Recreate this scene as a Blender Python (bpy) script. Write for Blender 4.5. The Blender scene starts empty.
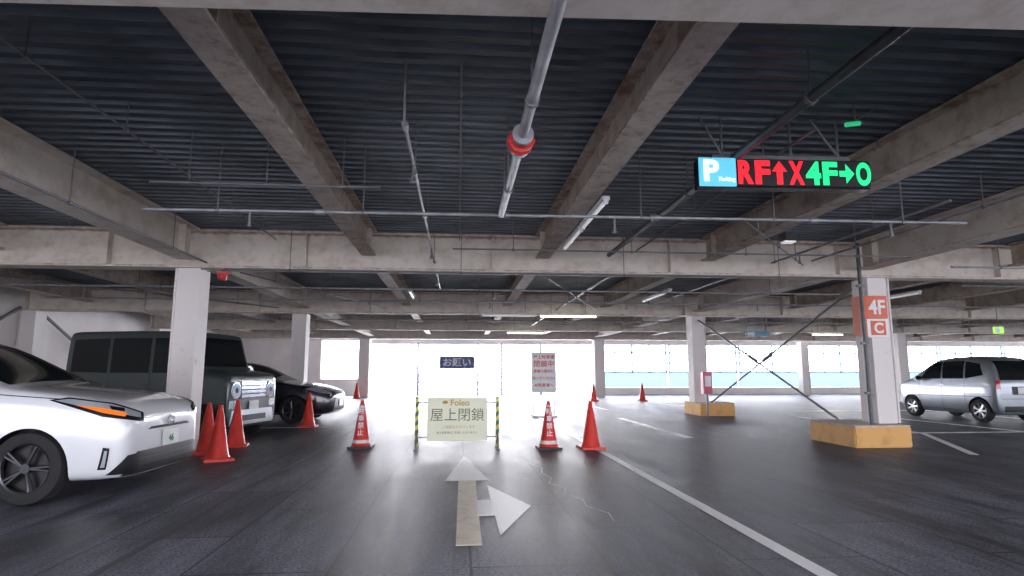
import bpy, bmesh, math, random
from mathutils import Vector, Matrix
from mathutils.bvhtree import BVHTree
random.seed(3)
S=bpy.context.scene
COL=S.collection
# ---------------------------------------------------------------- materials
def P(name,c,rough=.6,metal=0,c2=None,scale=4,bump=0,emit=None,es=0,coat=0,detail=5,stretch=None,lo=.35,hi=.65,nr=.5):
    m=bpy.data.materials.new(name); m.use_nodes=True
    n=m.node_tree.nodes; l=m.node_tree.links; b=n['Principled BSDF']
    b.inputs['Base Color'].default_value=(*c,1); b.inputs['Roughness'].default_value=rough
    b.inputs['Metallic'].default_value=metal
    if coat: b.inputs['Coat Weight'].default_value=coat; b.inputs['Coat Roughness'].default_value=.05
    if emit: b.inputs['Emission Color'].default_value=(*emit,1); b.inputs['Emission Strength'].default_value=es
    tc=n.new('ShaderNodeTexCoord'); no=n.new('ShaderNodeTexNoise'); no.inputs['Scale'].default_value=scale; no.inputs['Detail'].default_value=detail; no.inputs['Roughness'].default_value=nr
    mp=n.new('ShaderNodeMapping')
    if stretch: mp.inputs['Scale'].default_value=stretch
    l.new(tc.outputs['Object'],mp.inputs['Vector']); l.new(mp.outputs['Vector'],no.inputs['Vector'])
    if c2 is None: c2=tuple(x*.9 for x in c)
    r=n.new('ShaderNodeValToRGB'); r.color_ramp.elements[0].position=lo; r.color_ramp.elements[1].position=hi
    r.color_ramp.elements[0].color=(*c,1); r.color_ramp.elements[1].color=(*c2,1)
    l.new(no.outputs['Fac'],r.inputs['Fac']); l.new(r.outputs['Color'],b.inputs['Base Color'])
    if bump:
        bp=n.new('ShaderNodeBump'); bp.inputs['Strength'].default_value=bump; bp.inputs['Distance'].default_value=.02
        l.new(no.outputs['Fac'],bp.inputs['Height']); l.new(bp.outputs['Normal'],b.inputs['Normal'])
    return m
def rust(m,tops,col=(.20,.10,.055),w=.035,scale=7):
    n=m.node_tree.nodes; l=m.node_tree.links; b=n['Principled BSDF']; src=b.inputs['Base Color'].links[0].from_socket
    tc=n.new('ShaderNodeTexCoord'); sp=n.new('ShaderNodeSeparateXYZ'); l.new(tc.outputs['Object'],sp.inputs[0])
    no=n.new('ShaderNodeTexNoise'); no.inputs['Scale'].default_value=scale; no.inputs['Detail'].default_value=12; no.inputs['Roughness'].default_value=.7; l.new(tc.outputs['Object'],no.inputs['Vector'])
    acc=None
    for z in tops:
        s=n.new('ShaderNodeMath'); s.operation='SUBTRACT'; l.new(sp.outputs['Z'],s.inputs[0]); s.inputs[1].default_value=z
        a=n.new('ShaderNodeMath'); a.operation='ABSOLUTE'; l.new(s.outputs[0],a.inputs[0])
        r=n.new('ShaderNodeMapRange'); l.new(a.outputs[0],r.inputs[0]); r.inputs[1].default_value=0; r.inputs[2].default_value=w; r.inputs[3].default_value=.26; r.inputs[4].default_value=0
        if acc is None: acc=r.outputs[0]
        else:
            mx=n.new('ShaderNodeMath'); mx.operation='MAXIMUM'; l.new(acc,mx.inputs[0]); l.new(r.outputs[0],mx.inputs[1]); acc=mx.outputs[0]
    ad=n.new('ShaderNodeMath'); l.new(acc,ad.inputs[0]); l.new(no.outputs['Fac'],ad.inputs[1])
    rr=n.new('ShaderNodeMapRange'); l.new(ad.outputs[0],rr.inputs[0]); rr.inputs[1].default_value=.62; rr.inputs[2].default_value=.88; rr.inputs[3].default_value=0; rr.inputs[4].default_value=.75
    mix=n.new('ShaderNodeMixRGB'); l.new(rr.outputs[0],mix.inputs[0]); l.new(src,mix.inputs[1]); mix.inputs[2].default_value=(*col,1); l.new(mix.outputs[0],b.inputs['Base Color']); return m
M={}
M['beam']=rust(P('beam_paint',(.70,.63,.56),.75,0,(.50,.41,.34),3.0,.04,stretch=(1,1,1.4),lo=.46,hi=.72,detail=15,nr=.68),(.03,.60,.64),w=.035)
M['beamdark']=rust(P('secondary_beam_paint',(.58,.50,.43),.7,0,(.33,.245,.19),3.5,.05,lo=.44,hi=.70,detail=15,nr=.7),(.02,.38,.41),w=.03)
M['col']=P('column_paint',(.80,.75,.73),.65,0,(.56,.42,.34),4,.03,detail=12,lo=.60,hi=.78,nr=.65)
M['wall']=P('wall_paint',(.86,.81,.79),.8,0,(.76,.71,.69),.8,.05,detail=8)
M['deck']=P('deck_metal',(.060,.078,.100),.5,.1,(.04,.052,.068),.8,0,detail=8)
M['decklit']=P('deck_metal_lit_slope',(.22,.25,.29),.5,.1,(.09,.11,.13),1.5,0,detail=8)  # paler copy of the deck metal; light on rib slopes put into colour
M['pipe']=P('galvanised_pipe',(.38,.38,.40),.45,.4,(.26,.26,.28),6)
M['pipedk']=P('dark_pipe',(.10,.11,.12),.45,.4,(.07,.075,.08),6)
M['rod']=P('steel_rod',(.20,.20,.21),.5,.5)
M['red']=P('red_paint',(.60,.03,.03),.4)
M['white']=P('white_plastic',(.8,.8,.8),.4)
M['cone']=P('cone_orange',(.80,.055,.04),.45,0,(.66,.04,.03),8)
M['conew']=P('cone_white',(.8,.78,.75),.4)
M['paintw']=P('road_white',(.70,.70,.74),.5,0,(.28,.28,.31),7,.05,lo=.48,hi=.76,detail=10)
M['paintw2']=P('road_white_bright',(1,1,1),.46,0,(.74,.74,.78),9,.02,lo=.60,hi=.84,detail=12,nr=.65)
M['painty']=P('road_worn_cream',(.92,.81,.64),.48,0,(.50,.43,.34),8,.02,lo=.50,hi=.80,detail=12,nr=.65)
M['faint']=P('faint_line',(.08,.08,.09),.6)
M['black']=P('black_plastic',(.015,.015,.017),.45)
M['blackg']=P('black_gloss',(.01,.01,.012),.15)
M['rubber']=P('tyre_rubber',(.018,.018,.02),.8)
M['alloy']=P('alloy',(.55,.56,.58),.3,.9)
M['alloydk']=P('dark_alloy',(.09,.09,.10),.3,.8)
M['chrome']=P('chrome',(.8,.8,.82),.12,1)
M['glass']=P('car_glass',(.010,.013,.015),.08,0); M['glass'].node_tree.nodes['Principled BSDF'].inputs['IOR'].default_value=1.34
M['lens']=P('lamp_lens',(.55,.6,.66),.08,.4,coat=.8)
M['amber']=P('amber_lens',(.9,.20,.02),.2,emit=(1,.18,.02),es=.25)
M['redlens']=P('red_lens',(.55,.01,.02),.15,coat=.6)
M['pwhite']=P('pearl_white_paint',(.80,.80,.83),.22,0,(.78,.78,.81),2,coat=1)
M['pgreen']=P('grey_green_paint',(.050,.072,.072),.3,.2,(.046,.066,.066),2,coat=.8)
M['pdark']=P('dark_purple_black_paint',(.020,.016,.024),.22,.2,coat=1)
M['psilver']=P('silver_paint',(.30,.325,.36),.28,.4,coat=.8)
M['plate']=P('number_plate',(.8,.8,.78),.4)
M['greentext']=P('green_ink',(.02,.20,.08),.5)
M['yellowblk']=P('yellow_kerb',(.76,.42,.14),.7,0,(.54,.30,.10),5,.05,detail=12,lo=.5,hi=.8)
M['concrete']=P('kerb_top',(.66,.58,.50),.8,0,(.48,.42,.37),5,.05)
M['orange']=P('orange_sign',(.78,.16,.08),.5,0,(.70,.14,.07),3)
M['signw']=P('sign_white',(.88,.88,.88),.4)
M['board']=P('sign_board_cream',(.78,.78,.60),.5,0,(.72,.74,.58),2,emit=(.8,.8,.6),es=.08)
M['brown']=P('olive_grey_ink',(.15,.17,.09),.5)
M['gold']=P('gold_ink',(.58,.37,.06),.5)
M['redink']=P('red_ink',(.70,.04,.04),.5)
M['blueink']=P('blue_sheet',(.11,.14,.33),.6)
M['whiteink']=P('white_ink',(.90,.90,.92),.5)
M['pblue']=P('parking_blue',(.12,.52,.70),.4,emit=(.12,.52,.70),es=.6)
M['bluesign']=P('blue_sign_face',(.14,.36,.55),.4)
M['pwh']=P('parking_white',(.9,.9,.9),.4,emit=(.9,1,1),es=.8)
M['ledr']=P('led_red',(.8,.015,.02),.5,emit=(1,.010,.025),es=1.0)
M['ledg']=P('led_green',(.015,.7,.25),.5,emit=(.01,1,.28),es=.6)
M['tube']=P('tube_lit',(1,1,1),.4,emit=(1,.98,.74),es=10)
M['tubefaint']=P('tube_unlit_glow',(.80,.78,.80),.35,emit=(1,.95,1),es=.25)  # faint added glow on tubes and lamp lens that are switched off
M['exitg']=P('exit_green',(.3,.8,.1),.4,emit=(.5,.9,.15),es=.6)
M['greenled']=P('green_lamp',(.05,.7,.3),.4,emit=(.05,1,.4),es=.25)
M['pink']=P('pink_red_box',(.72,.13,.22),.45)
def transl(name,c,mixf=.7):
    m=P(name,c,.5); n=m.node_tree.nodes; l=m.node_tree.links; t=n.new('ShaderNodeBsdfTranslucent'); t.inputs[0].default_value=(*c,1); mx=n.new('ShaderNodeMixShader'); mx.inputs[0].default_value=mixf
    l.new(n['Principled BSDF'].outputs[0],mx.inputs[1]); l.new(t.outputs[0],mx.inputs[2]); l.new(mx.outputs[0],n['Material Output'].inputs['Surface']); return m
M['teal']=transl('pale_blue_translucent_panel',(.33,.41,.48)); M['whitet']=transl('white_translucent',(.44,.44,.50),.5); M['bluefr']=transl('pale_blue_frame',(.46,.53,.60),.5)
def stripes():
    m=P('striped_post',(.8,.6,.05),.5); n=m.node_tree.nodes; l=m.node_tree.links; b=n['Principled BSDF']
    tc=n.new('ShaderNodeTexCoord'); w=n.new('ShaderNodeTexWave'); w.bands_direction='Z'; w.inputs['Scale'].default_value=2.6; w.inputs['Distortion'].default_value=0
    mp=n.new('ShaderNodeMapping'); mp.inputs['Rotation'].default_value=(0,.6,0)
    r=n.new('ShaderNodeValToRGB'); r.color_ramp.interpolation='CONSTANT'; r.color_ramp.elements[0].color=(.02,.14,.09,1); r.color_ramp.elements[1].color=(.75,.58,.10,1); r.color_ramp.elements[1].position=.5
    l.new(tc.outputs['Object'],mp.inputs['Vector']); l.new(mp.outputs['Vector'],w.inputs['Vector']); l.new(w.outputs['Fac'],r.inputs['Fac']); l.new(r.outputs['Color'],b.inputs['Base Color']); return m
M['stripe']=stripes()
def floor_mat():
    m=bpy.data.materials.new('floor_coating'); m.use_nodes=True; n=m.node_tree.nodes; l=m.node_tree.links; b=n['Principled BSDF']
    tc=n.new('ShaderNodeTexCoord')
    br=n.new('ShaderNodeTexBrick'); br.offset=.5; br.inputs['Scale'].default_value=1; br.inputs['Brick Width'].default_value=1.8; br.inputs['Row Height'].default_value=.9; br.inputs['Mortar Size'].default_value=.012
    br.inputs['Color1'].default_value=(.068,.070,.086,1); br.inputs['Color2'].default_value=(.094,.096,.114,1); br.inputs['Mortar'].default_value=(.024,.024,.031,1); br.inputs['Mortar Smooth'].default_value=.4
    mp=n.new('ShaderNodeMapping'); mp.inputs['Rotation'].default_value=(0,0,math.pi/2)
    l.new(tc.outputs['Object'],mp.inputs['Vector']); l.new(mp.outputs['Vector'],br.inputs['Vector'])
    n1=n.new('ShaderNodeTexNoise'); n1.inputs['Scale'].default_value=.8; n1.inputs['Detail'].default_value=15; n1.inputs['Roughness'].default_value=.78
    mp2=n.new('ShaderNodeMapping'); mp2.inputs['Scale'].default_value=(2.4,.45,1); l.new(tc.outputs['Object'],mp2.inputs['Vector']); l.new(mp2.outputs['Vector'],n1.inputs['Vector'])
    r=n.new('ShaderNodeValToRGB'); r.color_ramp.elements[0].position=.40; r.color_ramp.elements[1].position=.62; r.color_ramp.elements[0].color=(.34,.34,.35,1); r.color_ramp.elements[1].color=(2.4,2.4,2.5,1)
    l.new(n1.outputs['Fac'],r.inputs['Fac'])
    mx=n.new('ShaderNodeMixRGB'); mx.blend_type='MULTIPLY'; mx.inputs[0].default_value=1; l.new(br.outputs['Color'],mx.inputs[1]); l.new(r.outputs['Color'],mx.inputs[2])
    g=n.new('ShaderNodeTexNoise'); g.inputs['Scale'].default_value=50; g.inputs['Detail'].default_value=3; l.new(tc.outputs['Object'],g.inputs['Vector'])
    gr=n.new('ShaderNodeValToRGB'); gr.color_ramp.elements[0].position=.35; gr.color_ramp.elements[1].position=.65; gr.color_ramp.elements[0].color=(.5,.5,.5,1); gr.color_ramp.elements[1].color=(1.5,1.5,1.5,1); l.new(g.outputs['Fac'],gr.inputs['Fac'])
    m2=n.new('ShaderNodeMixRGB'); m2.blend_type='MULTIPLY'; m2.inputs[0].default_value=1; l.new(mx.outputs[0],m2.inputs[1]); l.new(gr.outputs[0],m2.inputs[2])
    l.new(m2.outputs[0],b.inputs['Base Color'])
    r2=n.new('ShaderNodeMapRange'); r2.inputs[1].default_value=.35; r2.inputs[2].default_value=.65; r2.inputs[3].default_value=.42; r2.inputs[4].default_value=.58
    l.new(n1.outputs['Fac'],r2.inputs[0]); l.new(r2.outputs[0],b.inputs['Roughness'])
    b.inputs['IOR'].default_value=1.40
    bp=n.new('ShaderNodeBump'); bp.inputs['Strength'].default_value=.45; bp.inputs['Distance'].default_value=.005; l.new(g.outputs['Fac'],bp.inputs['Height']); l.new(bp.outputs['Normal'],b.inputs['Normal'])
    return m
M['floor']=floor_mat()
# ---------------------------------------------------------------- helpers
def tag(ob,label=None,cat=None,kind=None,group=None):
    if label: ob['label']=label
    if cat: ob['category']=cat
    if kind: ob['kind']=kind
    if group: ob['group']=group
    return ob
def mk(name,bm,mats,parent=None,loc=(0,0,0),rot=(0,0,0),smooth=False):
    me=bpy.data.meshes.new(name); bm.normal_update(); bm.to_mesh(me); bm.free()
    if not isinstance(mats,(list,tuple)): mats=[mats]
    for m in mats: me.materials.append(m)
    ob=bpy.data.objects.new(name,me); COL.objects.link(ob); ob.location=loc; ob.rotation_euler=rot
    if parent: ob.parent=parent
    if smooth:
        for p in me.polygons: p.use_smooth=True
        me.set_sharp_from_angle(angle=math.radians(38))
    return ob
def abox(bm,c,s,mi=0,bev=0):
    r=bmesh.ops.create_cube(bm,size=1,matrix=Matrix.Translation(c)@Matrix.Diagonal((*s,1)))
    fs=set(f for v in r['verts'] for f in v.link_faces)
    for f in fs: f.material_index=mi
    if bev:
        es=set(e for v in r['verts'] for e in v.link_edges)
        bmesh.ops.bevel(bm,geom=list(es),offset=bev,segments=2,affect='EDGES',material=-1)
def box(name,s,loc,mat,parent=None,bev=.0,rot=(0,0,0)):
    bm=bmesh.new(); abox(bm,(0,0,0),s,0,bev); return mk(name,bm,mat,parent,loc,rot)
def acyl(bm,p1,p2,r,mi=0,seg=16,r2=None):
    p1=Vector(p1);p2=Vector(p2);d=p2-p1
    q=d.to_track_quat('Z','Y').to_matrix().to_4x4()
    rr=bmesh.ops.create_cone(bm,cap_ends=True,segments=seg,radius1=r,radius2=r if r2 is None else r2,depth=d.length,matrix=Matrix.Translation((p1+p2)/2)@q)
    for f in set(f for v in rr['verts'] for f in v.link_faces): f.material_index=mi
def cyl(name,p1,p2,r,mat,parent=None,seg=16,r2=None):
    p1=Vector(p1);p2=Vector(p2); bm=bmesh.new(); acyl(bm,(0,0,0),p2-p1,r,0,seg,r2); return mk(name,bm,mat,parent,p1,smooth=True)
def lathe(name,prof,mat,parent=None,loc=(0,0,0),seg=32,axis='Z',rot=(0,0,0)):
    bm=bmesh.new(); rows=[]
    for i in range(seg):
        a=2*math.pi*i/seg
        rows.append([bm.verts.new((r*math.cos(a),r*math.sin(a),z) if axis=='Z' else (r*math.cos(a),z,r*math.sin(a))) for r,z in prof])
    for i in range(seg):
        A=rows[i];B=rows[(i+1)%seg]
        for j in range(len(prof)-1): bm.faces.new((A[j],B[j],B[j+1],A[j+1]))
    bmesh.ops.remove_doubles(bm,verts=bm.verts,dist=1e-5); bmesh.ops.recalc_face_normals(bm,faces=bm.faces)
    return mk(name,bm,mat,parent,loc,rot,smooth=True)
def empty(name,loc,rotz=0):
    e=bpy.data.objects.new(name,None); COL.objects.link(e); e.location=loc; e.rotation_euler=(0,0,rotz); e.empty_display_size=.2; return e
def text(name,s,size,loc,rot,mat,parent=None,off=0,ext=.002,fit=None,align='CENTER'):
    cu=bpy.data.curves.new(name,'FONT'); cu.body=s; cu.size=size; cu.align_x=align; cu.align_y='CENTER'; cu.extrude=ext; cu.offset=off; cu.resolution_u=4
    t=bpy.data.objects.new(name+'_src',cu); COL.objects.link(t); bpy.context.view_layer.update()
    me=bpy.data.meshes.new_from_object(t.evaluated_get(bpy.context.evaluated_depsgraph_get()))
    bpy.data.objects.remove(t); me.name=name; me.materials.clear(); me.materials.append(mat)
    if fit and len(me.vertices):
        xs=[v.co.x for v in me.vertices]; ys=[v.co.y for v in me.vertices]; cx=(min(xs)+max(xs))/2; cy=(min(ys)+max(ys))/2
        for v in me.vertices: v.co.x=(v.co.x-cx)*fit[0]/(max(xs)-min(xs)); v.co.y=(v.co.y-cy)*fit[1]/(max(ys)-min(ys))
    ob=bpy.data.objects.new(name,me); COL.objects.link(ob); ob.location=loc; ob.rotation_euler=rot
    if parent: ob.parent=parent
    return ob
def poly(name,pts,mat,z=.004,parent=None,loc=(0,0,0),t=.003):
    bm=bmesh.new(); f=bm.faces.new([bm.verts.new((x,y,0)) for x,y in pts])
    r=bmesh.ops.extrude_face_region(bm,geom=[f]); bmesh.ops.translate(bm,verts=[v for v in r['geom'] if isinstance(v,bmesh.types.BMVert)],vec=(0,0,t))
    bmesh.ops.recalc_face_normals(bm,faces=bm.faces)
    return mk(name,bm,mat,parent,(loc[0],loc[1],loc[2]+z-.004+.0005))
def copytree(o,parent=None,dloc=None):
    c=o.copy(); COL.objects.link(c)
    if parent is not None: c.parent=parent
    for ch in o.children: copytree(ch,c)
    return c
R90=math.pi/2
FACE=(R90,0,0)
DK=3.60
# ---------------------------------------------------------------- shell
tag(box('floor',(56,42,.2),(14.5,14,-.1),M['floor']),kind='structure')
bm=bmesh.new(); y=-3.0; prof=[]
while y<34.6:
    prof+=[(y,DK),(y+.075,DK),(y+.09,DK+.06),(y+.155,DK+.06),(y+.17,DK)]; y+=.17
prev=None
for (yy,zz) in prof:
    a=bm.verts.new((-13,yy,zz)); b=bm.verts.new((42,yy,zz))
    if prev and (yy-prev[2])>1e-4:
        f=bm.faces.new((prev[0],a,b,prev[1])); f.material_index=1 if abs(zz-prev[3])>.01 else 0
    prev=(a,b,yy,zz)
bmesh.ops.remove_doubles(bm,verts=bm.verts,dist=1e-4)
tag(mk('ceiling',bm,[M['deck'],M['decklit']]),kind='structure')
tag(box('wall_left',(.2,38,3.6),(-12.1,16,1.8),M['wall']),kind='structure')
bm=bmesh.new(); abox(bm,(-9.75,34.1,1.8),(4.5,.2,3.6)); abox(bm,(-6.4,34.1,3.3),(2.2,.2,.6)); abox(bm,(-6.4,34.1,.45),(2.2,.2,.9))
abox(bm,(18,34.1,3.20),(46.6,.2,.8)); abox(bm,(24.6,34.1,.2),(33.8,.2,.4))
tag(mk('wall_far',bm,M['wall']),kind='structure')
for i in range(8):
    x0=7.9+i*4.2
    p=box('parapet_panel',(4.1,.06,.82),(x0+2.05,34.0,.82),M['teal'],bev=.01)
    bm=bmesh.new(); abox(bm,(0,-.05,.44),(4.1,.08,.09)); abox(bm,(0,-.05,1.55),(4.1,.06,.06)); abox(bm,(0,-.05,.95),(4.1,.04,.04))
    for k in range(5): abox(bm,(-2+k,-.05,1.2),(.14 if k%2==0 else .07,.06,1.6))
    mk('window_frame',bm,M['bluefr'],p)
    tag(p,'pale blue parapet panel with slim blue frame at the open edge','parapet panel',group='parapet panels along the open edge')
# columns
def column(x,y,w=.40,label='cream painted square steel column',z0=0):
    bm=bmesh.new(); H=2.93-z0; abox(bm,(0,0,H/2),(w,w,H),0,.015)
    for s in(-1,1): abox(bm,(s*(w/2),0,H/2),(.025,w+.05,H-.02),0)
    o=mk('column',bm,M['col'],None,(x,y,z0)); tag(o,label,'column',group='structural columns'); return o
column(-4.37,10.2,.36,label='cream steel column standing between the two parked cars')
column(7.46,10.2,.38,label='cream steel column with orange level sign',z0=.37)
column(7.2,17.7,label='cream steel column rising from a yellow kerb block',z0=.37)
column(-4.55,17.85,.38); column(-4.7,31,.5); column(7.3,31,.5); column(19.1,24.6); column(19.1,32)
for yy in (17.7,24.6,31): column(-11.75,yy,.4,label='cream steel column against the side wall')
for (x,yy) in ((7.12,10.35),(7.5,17.7)):
    bm=bmesh.new(); abox(bm,(0,0,.17),(1.02,1.3,.34),0,.02); o=mk('kerb_block',bm,M['yellowblk'],None,(x,yy,0))
    box('kerb_cap',(1.00,1.28,.03),(0,0,.352),M['concrete'],o,.005); tag(o,'yellow painted concrete kerb block around a column foot','kerb block',group='yellow kerb blocks')
# beams
def ibeam(L,h,fw,tw,ft,axis):
    bm=bmesh.new()
    def b(c,s):
        if axis=='X': abox(bm,c,s,0,0)
        else: abox(bm,(c[1],c[0],c[2]),(s[1],s[0],s[2]),0,0)
    b((0,0,ft/2),(L,fw,ft)); b((0,0,h-ft/2),(L,fw,ft)); b((0,0,h/2),(L,tw,h-ft))
    n=int(L/3)
    if axis=='X':
        for i in range(n+1):
            x=-L/2+i*L/n if n else 0
            b((min(max(x,-L/2+.02),L/2-.02),0,h/2),(.02,fw*.9,h-ft))
    else:
        for x in(-L/2+.4,L/2-.4): b((x,0,h/2),(.02,fw*.8,h-ft))
    return bm
BL='cream transverse steel ceiling beam with rust stains'
o=mk('ceiling_beam',ibeam(16,.60,.32,.05,.03,'X'),M['beam'],None,(.6,2.48,2.94),(0,0,-math.radians(2.5))); tag(o,BL,'beam',group='main transverse ceiling beams')
src=mk('ceiling_beam',ibeam(53,.64,.36,.06,.035,'X'),M['beam'],None,(14.6,10.2,2.94))
for yy in (10.2,17.7,24.6,31.2):
    o=src if yy==10.2 else src.copy()
    if o is not src: COL.objects.link(o); o.location=(14.6,yy,2.94)
    tag(o,BL,'beam',group='main transverse ceiling beams')
lines=[-10.2,-7.3,-4.4,-1.5,1.42,4.34,7.25,10.16,13.1,16,19,22,25,28,31,34]
bays=[(-2.9,1.95),(2.95,10.02),(10.38,17.52),(17.88,24.42),(24.78,31.02)]
for (a,b_) in bays:
    L=b_-a
    m1=mk('joist',ibeam(L,.41,.24,.025,.025,'Y'),M['beamdark'],None); me=m1.data; bpy.data.objects.remove(m1)
    m2=mk('joist',ibeam(L,.52,.32,.04,.03,'Y'),M['beam'],None); me2=m2.data; bpy.data.objects.remove(m2)
    for x in lines:
        big=abs(x+4.4)<.1 or abs(x-7.25)<.1
        if a<0 and (x>8 or x<-5): continue
        if a==2.95 and x>14: continue
        o=bpy.data.objects.new('ceiling_joist',me2 if big else me); COL.objects.link(o); o.location=(x,(a+b_)/2,3.07 if big else 3.18)
        tag(o,'deep steel joist running between columns' if big else 'stained steel ceiling joist under the metal deck','beam',group='longitudinal ceiling joists')
# ---------------------------------------------------------------- pipes
def pipe(p1,p2,r,mat,label,hang=2,name='ceiling_pipe',couple=(),heads=()):
    p1=Vector(p1);p2=Vector(p2); o=cyl(name,p1,p2,r,mat); d=p2-p1
    for i in range(hang):
        q=d*((i+.5)/hang); h=DK+.01-(p1.z+q.z)
        if h<.03: continue
        bm=bmesh.new(); acyl(bm,q,q+Vector((0,0,h)),.007,0,6); acyl(bm,q-d.normalized()*.02,q+d.normalized()*.02,r+.010,0,12); mk('hanger_rod',bm,M['rod'],o)
    for t in couple:
        q=d*t; b2=bmesh.new(); acyl(b2,q-d.normalized()*.05,q+d.normalized()*.05,r+.012,0,16); mk('pipe_coupling',b2,mat,o,smooth=True)
    for t in heads:
        q=d*t; b2=bmesh.new(); acyl(b2,(0,0,0),(0,0,-.16),.012,0,8); acyl(b2,(0,0,-.16),(0,0,-.17),.03,0,12); acyl(b2,(0,0,-.12),(0,0,-.15),.02,0,8); mk('sprinkler_head',b2,M['rod'],o,q)
    tag(o,label,'pipe'); return o
mp=pipe((.43,-1,2.89),(.43,6.1,2.89),.036,M['pipe'],'thick grey sprinkler pipe hung below the deck',4)
bm=bmesh.new(); acyl(bm,(0,5.0,0),(0,5.2,0),.07,0,24); acyl(bm,(0,5.05,0),(0,5.07,0),.09,0,24); acyl(bm,(0,5.13,0),(0,5.15,0),.09,0,24); acyl(bm,(-.1,5.1,0),(.1,5.1,0),.03,0,12)
mk('valve',bm,M['red'],mp,smooth=True)
cyl('flange',(0,5.2,0),(0,5.24,0),.075,M['pipe'],mp,24); cyl('flange',(0,4.95,0),(0,4.99,0),.075,M['pipe'],mp,24)
pipe((-3.2,6.22,2.89),(5.6,6.02,2.89),.017,M['pipe'],'grey sprinkler branch pipe crossing under the joists',6,couple=(.2,.417,.6,.8),heads=(.12,.55,.9))
pipe((-3.0,5.9,3.08),(-.8,5.9,3.08),.012,M['rod'],'thin steel conduit under the deck',3,'conduit')
vp=pipe((-.42,4.3,3.10),(-.42,13.5,3.10),.014,M['pipe'],'thin grey branch pipe under the deck',4,couple=(0.01,.3),heads=(.1,.5,.8))
cyl('drop_rod',(0,0,0),(0,0,.5),.010,M['pipe'],vp,8)
pipe((2.5,2.7,3.2),(2.5,9.7,3.2),.04,M['pipedk'],'dark drain pipe running along the deck',3,couple=(.4,))
pipe((3.0,4.6,3.3),(3.0,9.9,3.3),.014,M['rod'],'thin steel conduit under the deck',3,'conduit')
pipe((-.1,8.6,3.03),(7.0,8.6,3.03),.012,M['rod'],'thin steel conduit under the joists',4,'conduit')
pipe((-4.15,9.95,2.90),(7.0,9.95,2.90),.012,M['rod'],'thin conduit along the beam flange',4,'conduit')
pipe((-4.05,3.0,3.0),(-4.05,9.9,3.0),.015,M['rod'],'thin conduit along the beam flange',3,'conduit')
pipe((-11,12.8,3.0),(8.6,12.8,3.0),.022,M['pipe'],'grey sprinkler branch pipe crossing under the joists',6,couple=(.3,.5,.7),heads=(.4,.6,.8))
pipe((-10,15.4,3.05),(26,15.4,3.05),.02,M['pipe'],'grey sprinkler branch pipe crossing under the joists',6,heads=(.3,.4,.5,.6))
pipe((-9,20.5,3.0),(28,20.5,3.0),.03,M['pipe'],'grey sprinkler branch pipe crossing under the joists',6)
pipe((2.9,10.4,3.1),(2.9,24.3,3.1),.03,M['pipedk'],'dark drain pipe running along the deck',4)
pipe((5.6,6.2,3.2),(5.6,16.5,3.2),.018,M['pipe'],'thin grey branch pipe under the deck',4,heads=(.3,.6))
pipe((10.5,11.6,3.05),(24,11.6,3.05),.022,M['pipe'],'grey sprinkler branch pipe crossing under the joists',4,heads=(.2,.5))
pipe((6.2,2.9,3.2),(6.2,9.9,3.2),.016,M['pipe'],'thin grey branch pipe under the deck',3)
pipe((8.2,9.2,3.0),(13.5,9.2,3.0),.02,M['pipe'],'grey sprinkler branch pipe crossing under the joists',3)
pipe((-9.5,11.4,3.1),(-4.9,16.8,3.0),.02,M['rod'],'thin steel conduit under the joists',3,'conduit')
pipe((-2.9,3.4,3.34),(-2.9,9.6,3.34),.010,M['rod'],'thin steel conduit under the deck',5,'conduit')
pipe((.0,4.0,3.42),(.0,9.8,3.42),.009,M['rod'],'thin steel conduit under the deck',5,'conduit')
pipe((3.5,6.9,3.08),(5.9,9.7,3.08),.010,M['rod'],'thin steel conduit under the joists',3,'conduit')
pipe((1.7,11.2,3.02),(3.9,16.8,3.02),.014,M['rod'],'thin steel conduit under the joists',3,'conduit')
pipe((-3.9,11.0,3.02),(-2.0,16.9,3.02),.014,M['rod'],'thin steel conduit under the joists',3,'conduit')
o=cyl('downpipe',(6.99,9.80,.37),(6.99,9.80,3.5),.033,M['pipedk']); 
for z in(.9,1.75,2.75): box('pipe_clamp',(.11,.08,.04),(0,.01,z-.37),M['rod'],o)
tag(o,'dark vertical drain pipe fixed to the column','pipe')
# ---------------------------------------------------------------- braces
def brace(p1,p2,label='thin steel tension rod brace between columns',r=.023,m='rod'):
    p1=Vector(p1);p2=Vector(p2);o=cyl('brace_rod',p1,p2,r,M[m],seg=10); d=p2-p1
    bm=bmesh.new(); acyl(bm,d*.47,d*.53,r*1.9,0,10); mk('turnbuckle',bm,M['rod'],o,smooth=True); tag(o,label,'brace',group='tension rod braces')
brace((7.2,17.45,2.8),(7.2,11.05,.37)); brace((7.3,10.45,2.8),(7.3,17.0,.4))
brace((-11.9,12,0.03),(-11.9,17.4,3.0),r=.045); brace((-11.8,17.95,3.0),(-11.8,24.2,.03),r=.045)
# ---------------------------------------------------------------- LED sign
e=empty('guidance_sign',(2.94,5.02,2.905),math.radians(-2))
W=1.60;H=.27
box('sign_case',(W,.12,H),(0,.06,H/2),M['blackg'],e,.008)
box('parking_panel',(.34,.02,H-.005),(-W/2+.17,-.012,H/2),M['pblue'],e,.004)
box('screen',(W-.37,.02,H-.03),(.175,-.011,H/2),M['black'],e,.004)
text('letter','P',.24,(-W/2+.11,-.026,H/2+.01),FACE,M['pwh'],e,.008,fit=(.14,.20))
text('letter','Parking',.05,(-W/2+.250,-.026,H/2-.07),FACE,M['pwh'],e,.001)
def arrow_bm(L,w,hw,hl):
    bm=bmesh.new(); bm.faces.new([bm.verts.new(p) for p in [(-L/2,0,-w/2),(L/2-hl,0,-w/2),(L/2-hl,0,-hw/2),(L/2,0,0),(L/2-hl,0,hw/2),(L/2-hl,0,w/2),(-L/2,0,w/2)]]); return bm
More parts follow.
